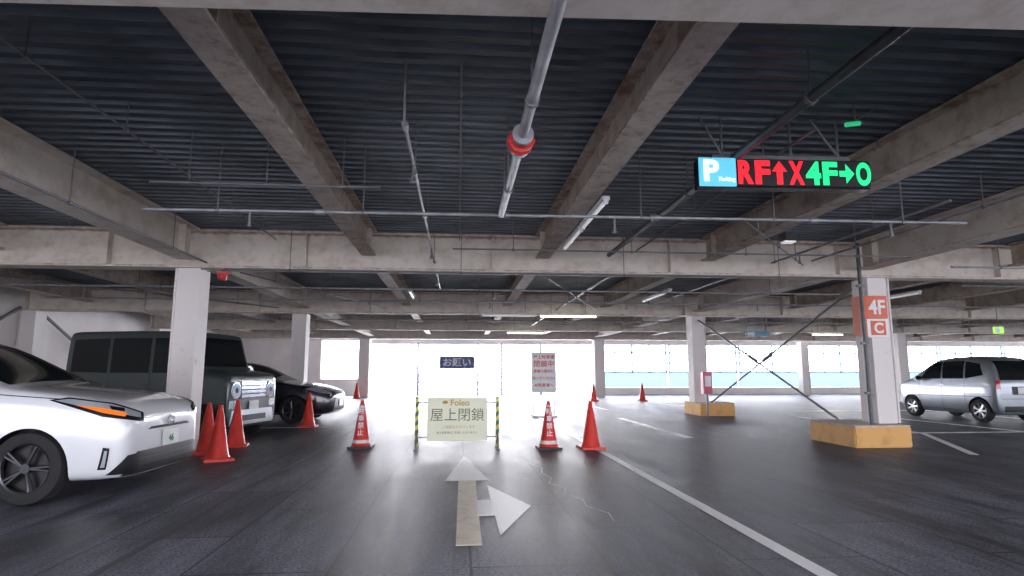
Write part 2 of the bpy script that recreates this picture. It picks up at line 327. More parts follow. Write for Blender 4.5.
for i,(ch,mt) in enumerate((('R','ledr'),('F','ledr'),('^','ledr'),('X','ledr'),('4','ledg'),('F','ledg'),('>','ledg'),('O','ledg'))):
    x=-.375+i*.157
    if ch=='^': mk('led_character',arrow_bm(.22,.055,.140,.10),M[mt],e,(x,-.026,H/2),(0,-R90,0))
    elif ch=='>': mk('led_character',arrow_bm(.140,.055,.19,.08),M[mt],e,(x,-.026,H/2))
    else: text('led_character',ch,.3,(x,-.026,H/2),FACE,M[mt],e,.013,fit=(.140,.222))
bm=bmesh.new()
for x in(-.55,.1,.55): acyl(bm,(x,.06,H),(x,.06,.69),.012,0,8)
abox(bm,(0,.06,H+.03),(1.3,.04,.04)); acyl(bm,(-.55,.06,.33),(-.75,.06,.69),.01,0,8); acyl(bm,(.55,.06,.33),(.3,.06,.69),.01,0,8)
mk('hanger_frame',bm,M['rod'],e)
tag(e,'black hanging display with blue parking panel, red and green lit characters','sign')
e=empty('security_camera',(3.50,4.80,3.44))
bm=bmesh.new(); acyl(bm,(-.09,0,-.01),(.04,.0,.01),.022,0,16); mk('camera_body',bm,M['greenled'],e,smooth=True)
bm=bmesh.new(); acyl(bm,(0,0,.02),(0,0,.17),.012,0,8); acyl(bm,(0,0,.03),(.22,0,.17),.008,0,8); mk('bracket',bm,M['rod'],e)
tag(e,'green lit tube camera on a ceiling bracket','camera')
e=empty('pendant_lamp',(4.38,7.5,2.98))
box('lamp_housing',(.20,.16,.11),(0,0,.06),M['black'],e,.02); box('lamp_lens',(.16,.12,.03),(0,0,-.005),M['tubefaint'],e,.008); cyl('stem',(0,0,.11),(0,0,.20),.012,M['rod'],e)
tag(e,'small black box lamp hung under a joist','lamp')
e=empty('alarm_lamp',(-3.80,9.93,2.78))
lathe('lamp_dome',[(0,-.07),(.05,-.06),(.07,-.02),(.075,.02),(.06,.03),(0,.03)],M['red'],e,seg=20); box('base_plate',(.2,.06,.05),(0,.03,.06),M['red'],e,.01); box('mounting_arm',(.03,.03,.12),(0,.11,.11),M['rod'],e)
tag(e,'red alarm lamp under the ceiling beam','lamp')
def fluo(x,y,z,L,axis,lit,label,top=None):
    e=empty('fluorescent_light',(x,y,z), 0 if axis=='X' else R90)
    bm=bmesh.new(); abox(bm,(0,0,.03),(L,.09,.05),0,.008); mk('fixture_body',bm,M['white'],e)
    cyl('tube',(-L/2+.04,0,-.01),(L/2-.04,0,-.01),.024 if lit else .018,M['tube'] if lit else M['tubefaint'],e)
    for s in(-1,1): box('tube_socket',(.03,.05,.06),(s*(L/2-.02),0,-.005),M['white'],e,.004)
    if top:
        for s in(-1,1): cyl('hanger_rod',(s*L*.3,0,.05),(s*L*.3,0,top-z),.008,M['rod'],e,6)
    tag(e,label,'light',group='fluorescent ceiling lights')
T=DK+.01
fluo(1.60,6.9,3.12,1.25,'Y',0,'unlit fluorescent tube light beside a joist',T); fluo(1.60,8.25,3.12,1.25,'Y',0,'unlit fluorescent tube light beside a joist',T)
fluo(3.2,17.3,2.88,1.7,'X',1,'lit fluorescent tube light hung under a beam',T); fluo(1.45,17.3,2.88,1.6,'X',0,'dim fluorescent tube light hung under a beam',T)
fluo(2.7,24.2,2.84,1.5,'X',1,'lit fluorescent tube light hung under a beam',T); fluo(15.6,24.2,2.84,1.4,'X',1,'lit fluorescent tube light hung under a beam',T)
fluo(-6,13.9,3.05,1.25,'Y',0,'unlit fluorescent tube light beside a joist',T); fluo(4.7,13.9,3.05,2.0,'Y',0,'unlit fluorescent tube light beside a joist',T)
fluo(10.5,13.9,3.05,2.4,'Y',0,'unlit fluorescent tube light beside a joist',T); fluo(-1.1,14,3.05,1.25,'Y',0,'unlit fluorescent tube light beside a joist',T)
# column level sign
e=empty('level_sign',(7.33,9.94,-.01))
bm=bmesh.new(); abox(bm,(0,0,2.40),(.40,.08,.40),0,.004); mk('orange_panel',bm,M['orange'],e)
bm=bmesh.new(); abox(bm,(-.22,.12,2.25),(.04,.32,.70),0,.004); mk('side_panel',bm,M['orange'],e)
box('white_panel',(.40,.08,.32),(0,0,2.03),M['signw'],e,.004); 
bm=bmesh.new(); abox(bm,(0,-.045,2.03),(.27,.012,.25)); mk('orange_square',bm,M['orange'],e)
text('letter','4F',.34,(0,-.046,2.40),FACE,M['whiteink'],e,.009,fit=(.31,.26)); text('letter','C',.30,(0,-.056,2.03),FACE,M['whiteink'],e,.010,fit=(.17,.19))
tag(e,'orange level sign with white 4F and C on the column','sign')
# ---------------------------------------------------------------- barricade sign
e=empty('closure_sign',(0,10.12,0))
for x in(-.66,.66):
    box('post',(.055,.05,.84),(x,0,.43),M['stripe'],e,.006)
    bm=bmesh.new(); abox(bm,(0,0,.02),(.06,.5,.03),0,.005); acyl(bm,(0,-.2,.03),(0,0,.3),.012,0,8); acyl(bm,(0,.2,.03),(0,0,.3),.012,0,8); mk('foot',bm,M['rod'],e,(x,0,0))
bm=bmesh.new(); acyl(bm,(-.66,.03,.76),(.66,.03,.76),.014,0,10); acyl(bm,(-.66,.03,.2),(.66,.03,.2),.014,0,10); mk('cross_bar',bm,M['white'],e,smooth=True)
b=box('sign_board',(.98,.025,.70),(.0,-.0,.49),M['board'],e,.004)
text('letter','Foleo',.14,(.04,-.015,.26),FACE,M['gold'],b,.003)
for k,ch in enumerate('屋上閉鎖'): text('letter',ch,.225,(-.335+k*.223,-.015,.055),FACE,M['brown'],b,0)
text('letter','ご迷惑をおかけします',.055,(.02,-.015,-.13),FACE,M['gold'],b,0)
text('letter','屋上駐車場はご利用いただけません',.042,(0,-.015,-.22),FACE,M['brown'],b,0)
bm=bmesh.new()
for a in range(5):
    an=math.radians(30+a*30); acyl(bm,(0,0,0),(.05*math.cos(an),0,.05*math.sin(an)),.006,0,8,.016)
mk('emblem',bm,M['gold'],b,(-.20,-.014,.25))
tag(e,'cream roof closure sign board between yellow striped posts','sign')
# cones
def cone_obj():
    bm=bmesh.new(); abox(bm,(0,0,.02),(.40,.40,.04),0,.008)
    o=mk('traffic_cone',bm,M['cone'])
    lathe('cone_body',[(0.0,.78),(.022,.78),(.03,.765),(.145,.08),(.165,.04),(.15,.04),(0,.05)],M['cone'],o,seg=28)
    return o
def band(o,z0,z1):
    f=lambda z:.03+(.765-z)*(.115/.685)+.003
    lathe('reflective_band',[(f(z0),z0),(f(z1),z1)],M['conew'],o,seg=28)
A=cone_obj(); A2=cone_obj(); A3=cone_obj()
for o_ in (A2,A3): o_.data.materials[0]=M['black']; band(o_,.085,.14)
band(A2,.66,.70); band(A3,.68,.71)
for o_,s in((A2,'駐車禁止'),(A3,'駐車禁止')):
    for i,ch in enumerate(s):
        z=.60-i*.115; r=.03+(.765-z)*.168+.014
        t=text('letter',ch,.108,(0,-r,z),(R90-.166,0,0),M['whiteink'],o_,.0015)
def put(o,loc,label,rz=0,sz=1):
    o.location=loc; o.rotation_euler=(0,0,rz); tag(o,label,'cone',group='traffic cones')
put(A2,(-1.6,10.5,0),'red traffic cone with white lettering beside the sign'); put(A3,(1.51,10.1,0),'red traffic cone with white lettering beside the sign')
first=True
for (x,y,lab,rz) in ((-3.87,9.95,'plain red traffic cone by the column',.1),(-3.42,9.2,'plain red traffic cone in front of the column',.5),(-3.77,10.9,'plain red traffic cone by the column',.2),(2.21,10.05,'plain red traffic cone on the lane line',.1),(-3.45,14.6,'plain red traffic cone by the dark car',0),(-4.85,29.9,'plain red traffic cone near the far column',0),(5.97,26.4,'plain red traffic cone near the far railing',0),(8.1,26.2,'plain red traffic cone near the far railing',0)):
    o=A if first else copytree(A); first=False
    put(o,(x,y,0),lab,rz)
e=empty('standing_notice',(2.45,17.2,0)); 
box('notice_panel',(.72,.03,1.15),(0,0,1.25),M['signw'],e,.005)
for r_,(s,c,sz) in enumerate((('屋上駐車場','redink',.12),('閉鎖中','redink',.2),('係員の指示に','redink',.10),('従ってください','redink',.095),('4F駐車場へ','redink',.11))):
    text('letter',s,sz,(0,-.018,1.68-r_*.2),FACE,M[c],e,.002)
bm=bmesh.new(); abox(bm,(0,0,.03),(.7,.45,.05),0,.01)
for s in(-1,1): acyl(bm,(s*.3,0,.05),(s*.3,0,.7),.015,0,8)
mk('stand',bm,M['signw'],e); tag(e,'white notice board with red lettering on a stand','sign')
o=empty('railing',(1.2,33.9,0)); bm=bmesh.new()
for z in(.3,.7,1.15): acyl(bm,(-5.4,0,z),(5.6,0,z),.03,0,8)
mk('rail',bm,M['whitet'],o)
for i in range(17): cyl('post',(-5.4+i*.6875,0,0),(-5.4+i*.6875,0,1.17),.03,M['whitet'],o,8)
tag(o,'white metal railing across the open edge','railing')
for x in(1.1,2.4,-2.2,4.6):
    o=box('frame_post',(.12,.12,2.86),(x,33.6,1.43),M['whitet'],bev=.01); box('base_plate',(.25,.25,.03),(0,0,-1.41),M['white'],o); tag(o,'slim white steel frame post at the open edge','post',group='slim posts at the open edge')
o=box('banner',(1.75,.03,.62),(-.05,30.9,1.75),M['blueink'],bev=.004); text('letter','お願い',.55,(0,-.02,0),FACE,M['whiteink'],o,.01,fit=(1.4,.42))
for s in(-1,1): cyl('banner_pole',(s*.87,.03,-1.75),(s*.87,.03,.31),.02,M['whitet'],o,8)
tag(o,'dark blue banner with white lettering on poles','banner')
o=box('hanging_sign',(1.0,.08,.20),(12.4,24.0,2.83),M['bluesign'],bev=.01)
for s in(-1,1): cyl('hanger_rod',(s*.35,0,.10),(s*.35,0,.77),.012,M['rod'],o,6)
box('white_panel',(.3,.02,.14),(-.3,-.045,0),M['signw'],o); tag(o,'small blue hanging direction sign','sign')
o=box('exit_sign',(.30,.08,.20),(16.1,16.6,2.50),M['exitg'],bev=.01); cyl('hanger_rod',(0,0,.10),(0,0,1.1),.01,M['rod'],o); box('figure_panel',(.12,.01,.14),(-.06,-.043,0),M['signw'],o); tag(o,'small lit green exit sign hung from the ceiling','sign')
o=box('extinguisher_box',(.26,.22,.62),(7.1,16.85,.95),M['pink'],bev=.015); box('box_door',(.18,.02,.3),(0,-.115,.05),M['signw'],o,.005); box('stand_leg',(.05,.05,.65),(0,0,-.62),M['rod'],o); tag(o,'pink red fire extinguisher box by the column','fire box')
# ---------------------------------------------------------------- floor markings
def line(x0,y0,x1,y1,w,label,mat=None):
    d=Vector((x1-x0,y1-y0)); n=Vector((-d.y,d.x)).normalized()*w/2
    o=poly('floor_line',[(-n.x,-n.y),(d.x-n.x,d.y-n.y),(d.x+n.x,d.y+n.y),(n.x,n.y)],mat or M['paintw'],loc=(x0,y0,0)); tag(o,label,'floor marking',group='painted floor lines')
W2=M['paintw2']
line(2.30,1,2.30,30,.12,'long worn white lane line',W2)
line(-2.25,1,-2.25,16,.05,'faint thin grey lane line',M['faint'])
line(4.46,11.5,4.46,16.6,.18,'white parking bay line',W2)
for x in (9.6,12.0,15.3,17.8): line(x,12.1,x,17,.14,'white parking bay line',W2)
line(8.2,12.0,17.5,12.0,.14,'white parking bay end line',W2)
line(8.6,20,8.6,26,.14,'white parking bay line',W2); line(5,20,5,27,.14,'white parking bay line',W2); line(11,19,16,19,.14,'white parking bay end line',W2)
line(-3.0,14.4,-7.5,14.4,.12,'white parking bay line')
line(7.9,8.8,9.6,11.9,.12,'white parking bay line',W2)
e=poly('turn_arrow',[(.0,4.6),(.19,4.6),(.22,7.25),(.02,7.25)],M['painty'])
poly('arrow_head',[(-.13,7.25),(.38,7.25),(.10,9.3)],W2,parent=e,z=.0045)
poly('arrow_branch',[(.19,5.5),(.34,5.5),(.34,4.84),(.70,5.85),(.34,6.95),(.34,6.15),(.19,6.15)],W2,parent=e,z=.0045)
tag(e,'worn straight and turning arrow painted on the floor','floor marking')
bm=bmesh.new(); pts=[(.95,9.3),(1.05,8.9),(1.0,8.5),(1.12,8.1),(1.06,7.7),(1.12,7.3),(1.05,7.0),(1.18,6.7),(1.12,6.4),(1.25,6.1),(1.22,5.8),(1.36,5.5),(1.33,5.2)]
for i in range(len(pts)-1):
    a=Vector((*pts[i],.003)); b=Vector((*pts[i+1],.003)); n=Vector((.006,.003,0)); bm.faces.new([bm.verts.new(v) for v in (a-n,a+n,b+n,b-n)])
tag(mk('floor_crack',bm,M['paintw']),kind='structure')
# ---------------------------------------------------------------- cars
def section(zb,zt,ztop,w,wr,bx=False):
    h=zt-zb; g=ztop-zt
    if bx: p=[(0,zb),(w*.8,zb),(w*.97,zb+.05),(w,zb+h*.3),(w,zb+h*.82),(w*.985,zt),((w*.985+wr)/2+.01,zt+g*.5),(wr+.01,ztop-min(.10,.3*g)),(wr-.005,ztop-min(.02,.10*g)),(wr-.05,ztop-min(.003,.02*g)),(wr*.4,ztop),(0,ztop)]
    else: p=[(0,zb),(w*.8,zb),(w*.96,zb+.06*min(1,h/.5)),(w,zb+h*.38),(w*.995,zb+h*.75),(w*.965,zt),((w*.965*.5+wr*.5)+.015,zt+g*.52),(wr,ztop-min(.06,.3*g)),(wr*.62,ztop-min(.012,.05*g)),(0,ztop)]
    return p+[(-y,z) for y,z in reversed(p[1:-1])]
def convex_grid(pl,step):
    ar=sum(pl[i][0]*pl[(i+1)%len(pl)][1]-pl[(i+1)%len(pl)][0]*pl[i][1] for i in range(len(pl)))
    if ar<0: pl=pl[::-1]
    x0=min(p[0] for p in pl);x1=max(p[0] for p in pl);y0=min(p[1] for p in pl);y1=max(p[1] for p in pl)
    nx=max(1,int((x1-x0)/step)+1);ny=max(1,int((y1-y0)/step)+1)
    bm=bmesh.new(); V=[[bm.verts.new((x0+(x1-x0)*i/nx,y0+(y1-y0)*j/ny,0)) for j in range(ny+1)] for i in range(nx+1)]
    for i in range(nx):
        for j in range(ny): bm.faces.new((V[i][j],V[i+1][j],V[i+1][j+1],V[i][j+1]))
    for i in range(len(pl)):
        a=Vector((*pl[i],0));b=Vector((*pl[(i+1)%len(pl)],0));d=b-a
        if d.length<1e-5: continue
        no=Vector((d.y,-d.x,0)).normalized()
        bmesh.ops.bisect_plane(bm,geom=bm.verts[:]+bm.edges[:]+bm.faces[:],plane_co=a,plane_no=no,clear_outer=True)
    return bm
def circ(cx,cy,r,n=20): return [(cx+r*math.cos(2*math.pi*k/n),cy+r*math.sin(2*math.pi*k/n)) for k in range(n)]
class Car:
    def __init__(s,st,paint,loc,rz,wx,wr_,track,arch,label,nsp,darkrim=False,sub=3,bx=False,zs=1):
        s.zs=zs
        s.e=empty('car',loc,rz); tag(s.e,label,'car')
        bm=bmesh.new(); rows=[]
        for (x,zb,zt,zp,w,wr) in st: rows.append([bm.verts.new((x,y,z*zs)) for y,z in section(zb,zt,zp,w,wr,bx)])
        n=len(rows[0])
        for a,b in zip(rows,rows[1:]):
            for i in range(n): bm.faces.new((a[i],a[(i+1)%n],b[(i+1)%n],b[i]))
        bm.faces.new(rows[0]); bm.faces.new(list(reversed(rows[-1])))
        bmesh.ops.recalc_face_normals(bm,faces=bm.faces)
        src=mk('tmp',bm,[paint,M['black']]); md=src.modifiers.new('s','SUBSURF'); md.levels=md.render_levels=sub
        bpy.context.view_layer.update(); ev=src.evaluated_get(bpy.context.evaluated_depsgraph_get()); me=ev.to_mesh()
        s.bvh=BVHTree.FromPolygons([v.co.copy() for v in me.vertices],[tuple(p.vertices) for p in me.polygons]); ev.to_mesh_clear()
        cb=bmesh.new()
        for x in wx:
            for sg in(-1,1): acyl(cb,(x,sg*(track-.16),wr_),(x,sg*(track+.6),wr_),arch,1,40)
        cut=mk('cut',cb,[paint,M['black']]); bo=src.modifiers.new('b','BOOLEAN'); bo.operation='DIFFERENCE'; bo.object=cut; bo.solver='EXACT'
        bpy.context.view_layer.update(); me=bpy.data.meshes.new_from_object(src.evaluated_get(bpy.context.evaluated_depsgraph_get()))
        bpy.data.objects.remove(src); bpy.data.objects.remove(cut)
        for p in me.polygons: p.use_smooth=True
        me.set_sharp_from_angle(angle=math.radians(40)); me.name='car_body'
        s.body=bpy.data.objects.new('car_body',me); COL.objects.link(s.body); s.body.parent=s.e
        R=wr_; tw=.10
        t=lathe('wheel',[(R*.66,-tw*.9),(R*.80,-tw),(R*.95,-tw*.85),(R,-tw*.5),(R,tw*.5),(R*.95,tw*.85),(R*.80,tw),(R*.66,tw*.9)],M['rubber'],s.e,(0,0,R),40,'Y')
        rm=M['alloydk'] if darkrim else M['alloy']
        bm=bmesh.new(); rr=R*.68
        for k in range(nsp):
            a=2*math.pi*k/nsp; 
            for da in (-.10,.10):
                c,s_=math.cos(a+da),math.sin(a+da); c0,s0=math.cos(a),math.sin(a)
                acyl(bm,(c0*.03,-tw*.72,s0*.03),(c*rr*.95,-tw*.8,s_*rr*.95),.018,0,6,.015)
        acyl(bm,(0,-tw*.55,0),(0,-tw*.9,0),.045,0,16)
        rim=mk('rim',bm,rm,t)
        lathe('rim_ring',[(rr*.93,-tw*.5),(rr*.93,-tw*.9),(rr,-tw*.98),(rr*1.03,-tw*.85)],rm,rim,(0,0,0),40,'Y')
        lathe('brake_disc',[(0,-tw*.1),(rr*.98,-tw*.1),(rr*.98,tw*.1)],M['black'],rim,(0,0,0),30,'Y')
        fst=True
        for x in wx:
            for sg in(-1,1):
                w=t if fst else copytree(t); w.parent=s.e; fst=False
                w.location=(x,sg*(track-tw),R); w.rotation_euler=(0,0,0 if sg<0 else math.pi)
    def decal(s,alpha,pl,mat,name,mirror=True,off=.005,step=.035,top=False):
        for sg in ((1,-1) if mirror else (1,)):
            al=math.radians(alpha*sg); q=[(p[0]*(sg if not top else 1),p[1]*s.zs if not top else p[1]*sg) for p in pl]
            bm=convex_grid(q,step); kill=[]
            D=Vector((math.cos(al),math.sin(al),0)); U=Vector((-math.sin(al),math.cos(al),0))
            if top: D=Vector((0,0,1))
            for v in bm.verts:
                o=(Vector((v.co.x,v.co.y,5)) if top else D*5+U*v.co.x+Vector((0,0,v.co.y)))
                h=s.bvh.ray_cast(o,-D)
                if h[0] is None: kill.append(v)
                else:
                    nn=h[1] if h[1].dot(D)>0 else -h[1]; v.co=h[0]+nn*off
            bmesh.ops.delete(bm,geom=kill,context='VERTS')
            if not bm.faces: bm.free(); continue
            bmesh.ops.recalc_face_normals(bm,faces=bm.faces)
            mk(name,bm,mat,s.body,smooth=True)
    def seam(s,alpha,a,b,w=.009,mirror=True,mat=None,name='door_seam'):
        d=Vector((b[0]-a[0],b[1]-a[1])); n=Vector((-d.y,d.x)).normalized()*w/2
        s.decal(alpha,[(a[0]-n.x,a[1]-n.y),(b[0]-n.x,b[1]-n.y),(b[0]+n.x,b[1]+n.y),(a[0]+n.x,a[1]+n.y)],mat or M['black'],name,mirror,.007 if w>.03 else .003,.04)
    def mirrors(s,x,y,z,mat):
        z*=s.zs
        for sg in(-1,1):
            bm=bmesh.new(); abox(bm,(0,0,0),(.11,.19,.13),0,.04); abox(bm,(.02,-sg*.11,-.04),(.05,.1,.04)); o=mk('side_mirror',bm,mat,s.e,(x,sg*y,z),smooth=True)
            box('mirror_glass',(.01,.15,.09),(-.056,0,0),M['glass'],o)
    def handles(s,xs,z,y,mat):
        z*=s.zs
        for x in xs:
            for sg in(-1,1):
                h=s.bvh.ray_cast(Vector((x,sg*4,z)),Vector((0,-sg,0)))
                yy=h[0].y if h[0] else sg*y
                box('door_handle',(.17,.03,.028),(x,yy+sg*.012,z),mat,s.e,.01)
    def plate(s,z,rear,mat,txt=None,tm=None,w=.33):
        sg=-1 if rear else 1; z*=s.zs
        h=s.bvh.ray_cast(Vector((sg*5,0,z)),Vector((-sg,0,0))); x=(h[0].x if h[0] else sg*2)+sg*.02
        p=box('number_plate',(.012,w,.165),(x,0,z),mat,s.e,.003)
        if txt: text('letter',txt,.10,(sg*.008,0,-.015),(R90,0,sg*R90),tm,p,.002)
    def emblem(s,z):
        z*=s.zs; h=s.bvh.ray_cast(Vector((5,0,z)),Vector((-1,0,0))); return (h[0].x+.012,0,z)
# white hatchback -------------------------------------------------
st=[(2.26,.30,.63,.70,.52,.42),(2.24,.20,.70,.78,.72,.58),(2.14,.17,.78,.87,.82,.67),(1.8,.16,.86,.94,.868,.72),(1.3,.16,.91,1.00,.88,.75),(1.0,.16,.93,1.02,.88,.73),(.62,.16,.94,1.23,.88,.66),(.15,.16,.95,1.45,.88,.60),(-.35,.16,.96,1.52,.88,.57),(-.95,.16,.98,1.47,.88,.55),(-1.55,.17,1.01,1.30,.87,.53),(-2.0,.20,1.02,1.14,.84,.55),(-2.2,.28,.95,1.02,.76,.55),(-2.26,.42,.8,.86,.6,.45)]
c=Car(st,M['pwhite'],(-5.42,7.16,0),math.radians(-2),(1.38,-1.40),.345,.88,.375,'white hatchback with black alloy wheels beside the column',5,True,zs=1.11)
c.decal(0,[(1.02,-.68),(1.02,.68),(.22,.56),(.22,-.56)],M['glass'],'windshield',False,top=True)
c.decal(-90,[(.80,1.0),(-1.2,1.04),(-1.62,1.12),(-1.3,1.26),(-.4,1.40),(.0,1.37),(.35,1.25)],M['glass'],'side_window')
for a,b in(((.12,1.0),(-.05,1.36)),((-.80,1.02),(-.95,1.34))): c.seam(-90,a,b,.05,name='window_pillar')
for a,b in(((.78,.30),(.80,.95)),((-.15,.28),(-.10,.98)),((-1.05,.55),(-1.0,1.0)),((.78,.30),(-.75,.28)),((-.75,.28),(-1.05,.55))): c.seam(-90,a,b)
c.decal(-45,[(.48,.885),(.62,.905),(.95,.85),(1.22,.76),(1.22,.68),(.85,.74)],M['blackg'],'headlight',off=.006)
c.decal(-45,[(.52,.88),(.62,.892),(.93,.84),(1.18,.755),(1.18,.715),(.85,.79)],M['lens'],'headlamp_lens',off=.011)
c.decal(-45,[(.66,.84),(.86,.81),(1.04,.76),(1.02,.735),(.86,.77)],M['amber'],'turn_signal',off=.016)
c.decal(-45,[(.90,.825),(1.02,.80),(1.02,.775),(.92,.795)],M['blackg'],'headlamp_projector',off=.018)
c.decal(-45,[(.87,.48),(.92,.47),(.91,.29),(.85,.29)],M['blackg'],'fog_lamp_bezel',off=.008)
c.decal(-45,[(.885,.45),(.905,.45),(.90,.31),(.87,.31)],M['lens'],'fog_lamp',off=.014)
c.decal(0,[(-.70,.22),(.70,.22),(.60,.42),(-.60,.42)],M['black'],'grille',False,off=.006)
c.decal(-45,[(.92,.24),(1.3,.24),(1.3,.42),(1.07,.40)],M['black'],'grille_corner',off=.007)
c.decal(0,[(-.72,.195),(.72,.195),(.72,.215),(-.72,.215)],M['chrome'],'grille_trim',False,off=.009)
c.decal(0,[(-.45,.60),(.45,.60),(.38,.625),(-.38,.625)],M['blackg'],'grille',False,off=.006)
for z in(.26,.30,.35): c.decal(0,[(-.56,z),(.56,z),(.56,z+.008),(-.56,z+.008)],M['alloydk'],'grille_slat',False,off=.012)
bm=bmesh.new()
for k in range(24):
    a=2*math.pi*k/24;a2=2*math.pi*(k+1)/24; acyl(bm,(0,.07*math.cos(a),.048*math.sin(a)),(0,.07*math.cos(a2),.048*math.sin(a2)),.006,0,6)
    acyl(bm,(0,.022*math.cos(a),.045*math.sin(a)),(0,.022*math.cos(a2),.045*math.sin(a2)),.004,0,6)
    acyl(bm,(0,.048*math.cos(a),.018+.016*math.sin(a)),(0,.048*math.cos(a2),.018+.016*math.sin(a2)),.004,0,6)
mk('emblem',bm,M['chrome'],c.e,c.emblem(.66))
c.plate(.50,False,M['plate'],'46',M['greentext'])
c.mirrors(.62,.98,1.0,M['pwhite']); c.handles((-.02,-.92),.84,.88,M['pwhite'])
c.seam(-90,(.95,.94),(1.8,.88),.008)
# boxy green-grey tall wagon -------------------------------------------
st=[(1.72,.30,.90,1.06,.79,.74),(1.71,.22,.98,1.17,.84,.78),(1.68,.20,1.08,1.23,.85,.79),(1.45,.20,1.12,1.27,.85,.79),(1.15,.20,1.17,1.30,.85,.79),(1.09,.20,1.18,1.36,.85,.79),(.95,.20,1.19,1.86,.85,.79),(.90,.20,1.19,2.01,.85,.79),(.80,.20,1.19,2.04,.85,.79),(0,.20,1.19,2.05,.85,.79),(-1.3,.20,1.19,2.05,.85,.79),(-1.64,.20,1.19,2.04,.85,.79),(-1.69,.21,1.19,2.00,.85,.79),(-1.72,.24,1.17,1.8,.84,.78),(-1.73,.32,1.08,1.5,.80,.75)]
c=Car(st,M['pgreen'],(-5.70,12.85,0),math.radians(-13),(1.2,-1.2),.31,.86,.36,'dark grey green boxy tall wagon beside the column',6,True,bx=True)
c.decal(0,[(-.72,1.36),(.72,1.36),(.70,1.92),(-.70,1.92)],M['glass'],'windshield',False)
c.decal(-90,[(1.0,1.24),(.14,1.24),(.14,1.90),(.84,1.90)],M['glass'],'side_window')
c.decal(-90,[(.07,1.24),(-.75,1.24),(-.75,1.90),(.07,1.90)],M['glass'],'side_window')
c.decal(-90,[(-.81,1.24),(-1.60,1.26),(-1.58,1.88),(-.81,1.90)],M['glass'],'side_window')
for a,b in(((.92,.32),(.94,1.2)),((.10,.28),(.10,1.9)),((-.78,.34),(-.78,1.9)),((.92,.32),(-.78,.30)),((-.2,.85),(-1.5,.85))): c.seam(-90,a,b)
c.decal(-90,[(1.62,.22),(-1.6,.22),(-1.6,.33),(1.62,.33)],M['black'],'side_sill')
c.decal(0,[(-.78,.74),(.78,.74),(.78,1.08),(-.78,1.08)],M['black'],'grille',False,off=.006)
c.decal(0,circ(.60,.91,.155),M['chrome'],'headlight_ring',off=.012); c.decal(0,circ(.60,.91,.13),M['lens'],'headlight',off=.018); c.decal(0,circ(.60,.91,.05),M['blackg'],'headlamp_projector',off=.024)
for z in(.77,.85,.93,1.01): c.decal(0,[(-.42,z),(.42,z),(.42,z+.055),(-.42,z+.055)],M['chrome'],'grille_bar',False,off=.012)
c.decal(0,[(-.78,.26),(.78,.26),(.70,.54),(-.70,.54)],M['alloy'],'bumper_guard',False,off=.010)
c.decal(0,[(-.46,.33),(.46,.33),(.46,.44),(-.46,.44)],M['black'],'grille',False,off=.014)
c.decal(0,[(.56,.58),(.80,.58),(.80,.72),(.56,.72)],M['chrome'],'bumper_trim',off=.010)
c.plate(.62,False,M['plate'])
c.mirrors(1.0,.98,1.32,M['pgreen']); c.handles((-.02,-.62),1.02,.82,M['pgreen'])
# dark sedan -------------------------------------------------------------
st=[(2.30,.36,.58,.64,.40,.3),(2.26,.22,.64,.71,.66,.5),(2.1,.18,.72,.79,.80,.66),(1.7,.17,.82,.89,.88,.74),(1.2,.17,.88,.96,.9,.76),(.95,.17,.92,1.0,.9,.75),(.55,.17,.93,1.22,.9,.66),(.1,.17,.94,1.42,.9,.61),(-.4,.17,.95,1.47,.9,.59),(-1.0,.17,.97,1.40,.9,.57),(-1.5,.18,1.0,1.20,.89,.60),(-1.8,.19,1.01,1.09,.88,.68),(-2.15,.22,.98,1.05,.84,.66),(-2.28,.32,.85,.92,.7,.55)]
c=Car(st,M['pdark'],(-5.35,16.45,0),math.radians(-4),(1.35,-1.38),.33,.90,.38,'dark purple black sedan parked nose out',7,True,zs=1.05)
c.decal(0,[(1.0,-.68),(1.0,.68),(.22,.56),(.22,-.56)],M['glass'],'windshield',False,top=True)
c.decal(-90,[(.75,1.0),(-1.1,1.03),(-1.45,1.12),(-1.1,1.27),(-.5,1.37),(0,1.34),(.35,1.22)],M['glass'],'side_window')
c.seam(-90,(-.1,1.0),(-.15,1.36),.05,name='window_pillar')
for a,b in(((.80,.30),(.82,.97)),((-.15,.28),(-.12,.99)),((.80,.30),(-.8,.28))): c.seam(-90,a,b,.012)
c.decal(-45,[(.55,.80),(.70,.83),(1.15,.74),(1.15,.67),(.9,.70)],M['lens'],'headlight',off=.01)
c.decal(0,[(-.55,.30),(.55,.30),(.45,.60),(-.45,.60)],M['black'],'grille',False,off=.008)
c.decal(-90,[(1.0,.24),(-1.0,.24),(-1.0,.26),(1.0,.26)],M['chrome'],'sill_trim')
c.plate(.45,False,M['plate']); c.mirrors(.6,1.0,1.03,M['pdark']); c.handles((-.02,-.9),.86,.9,M['chrome'])
# silver small hatchback (seen from behind) ------------------------------
st=[(1.66,.34,.70,.78,.50,.42),(1.63,.22,.80,.89,.64,.54),(1.5,.19,.90,.98,.71,.61),(1.22,.18,.98,1.07,.735,.65),(1.0,.18,1.01,1.16,.74,.65),(.60,.18,1.02,1.46,.74,.63),(.30,.18,1.02,1.62,.74,.61),(-.1,.18,1.02,1.68,.74,.60),(-.9,.18,1.03,1.68,.74,.60),(-1.36,.19,1.04,1.64,.74,.60),(-1.53,.20,1.04,1.50,.735,.61),(-1.62,.22,1.02,1.18,.72,.62),(-1.65,.28,.93,1.04,.69,.6),(-1.66,.38,.82,.93,.60,.52)]
c=Car(st,M['psilver'],(13.88,15.50,0),math.radians(90+1),(1.1,-1.13),.29,.745,.345,'silver small hatchback parked by the open edge',7,False,zs=1.0)
c.decal(90,[(-.76,1.08),(-.02,1.08),(-.02,1.53),(-.28,1.53)],M['glass'],'side_window')
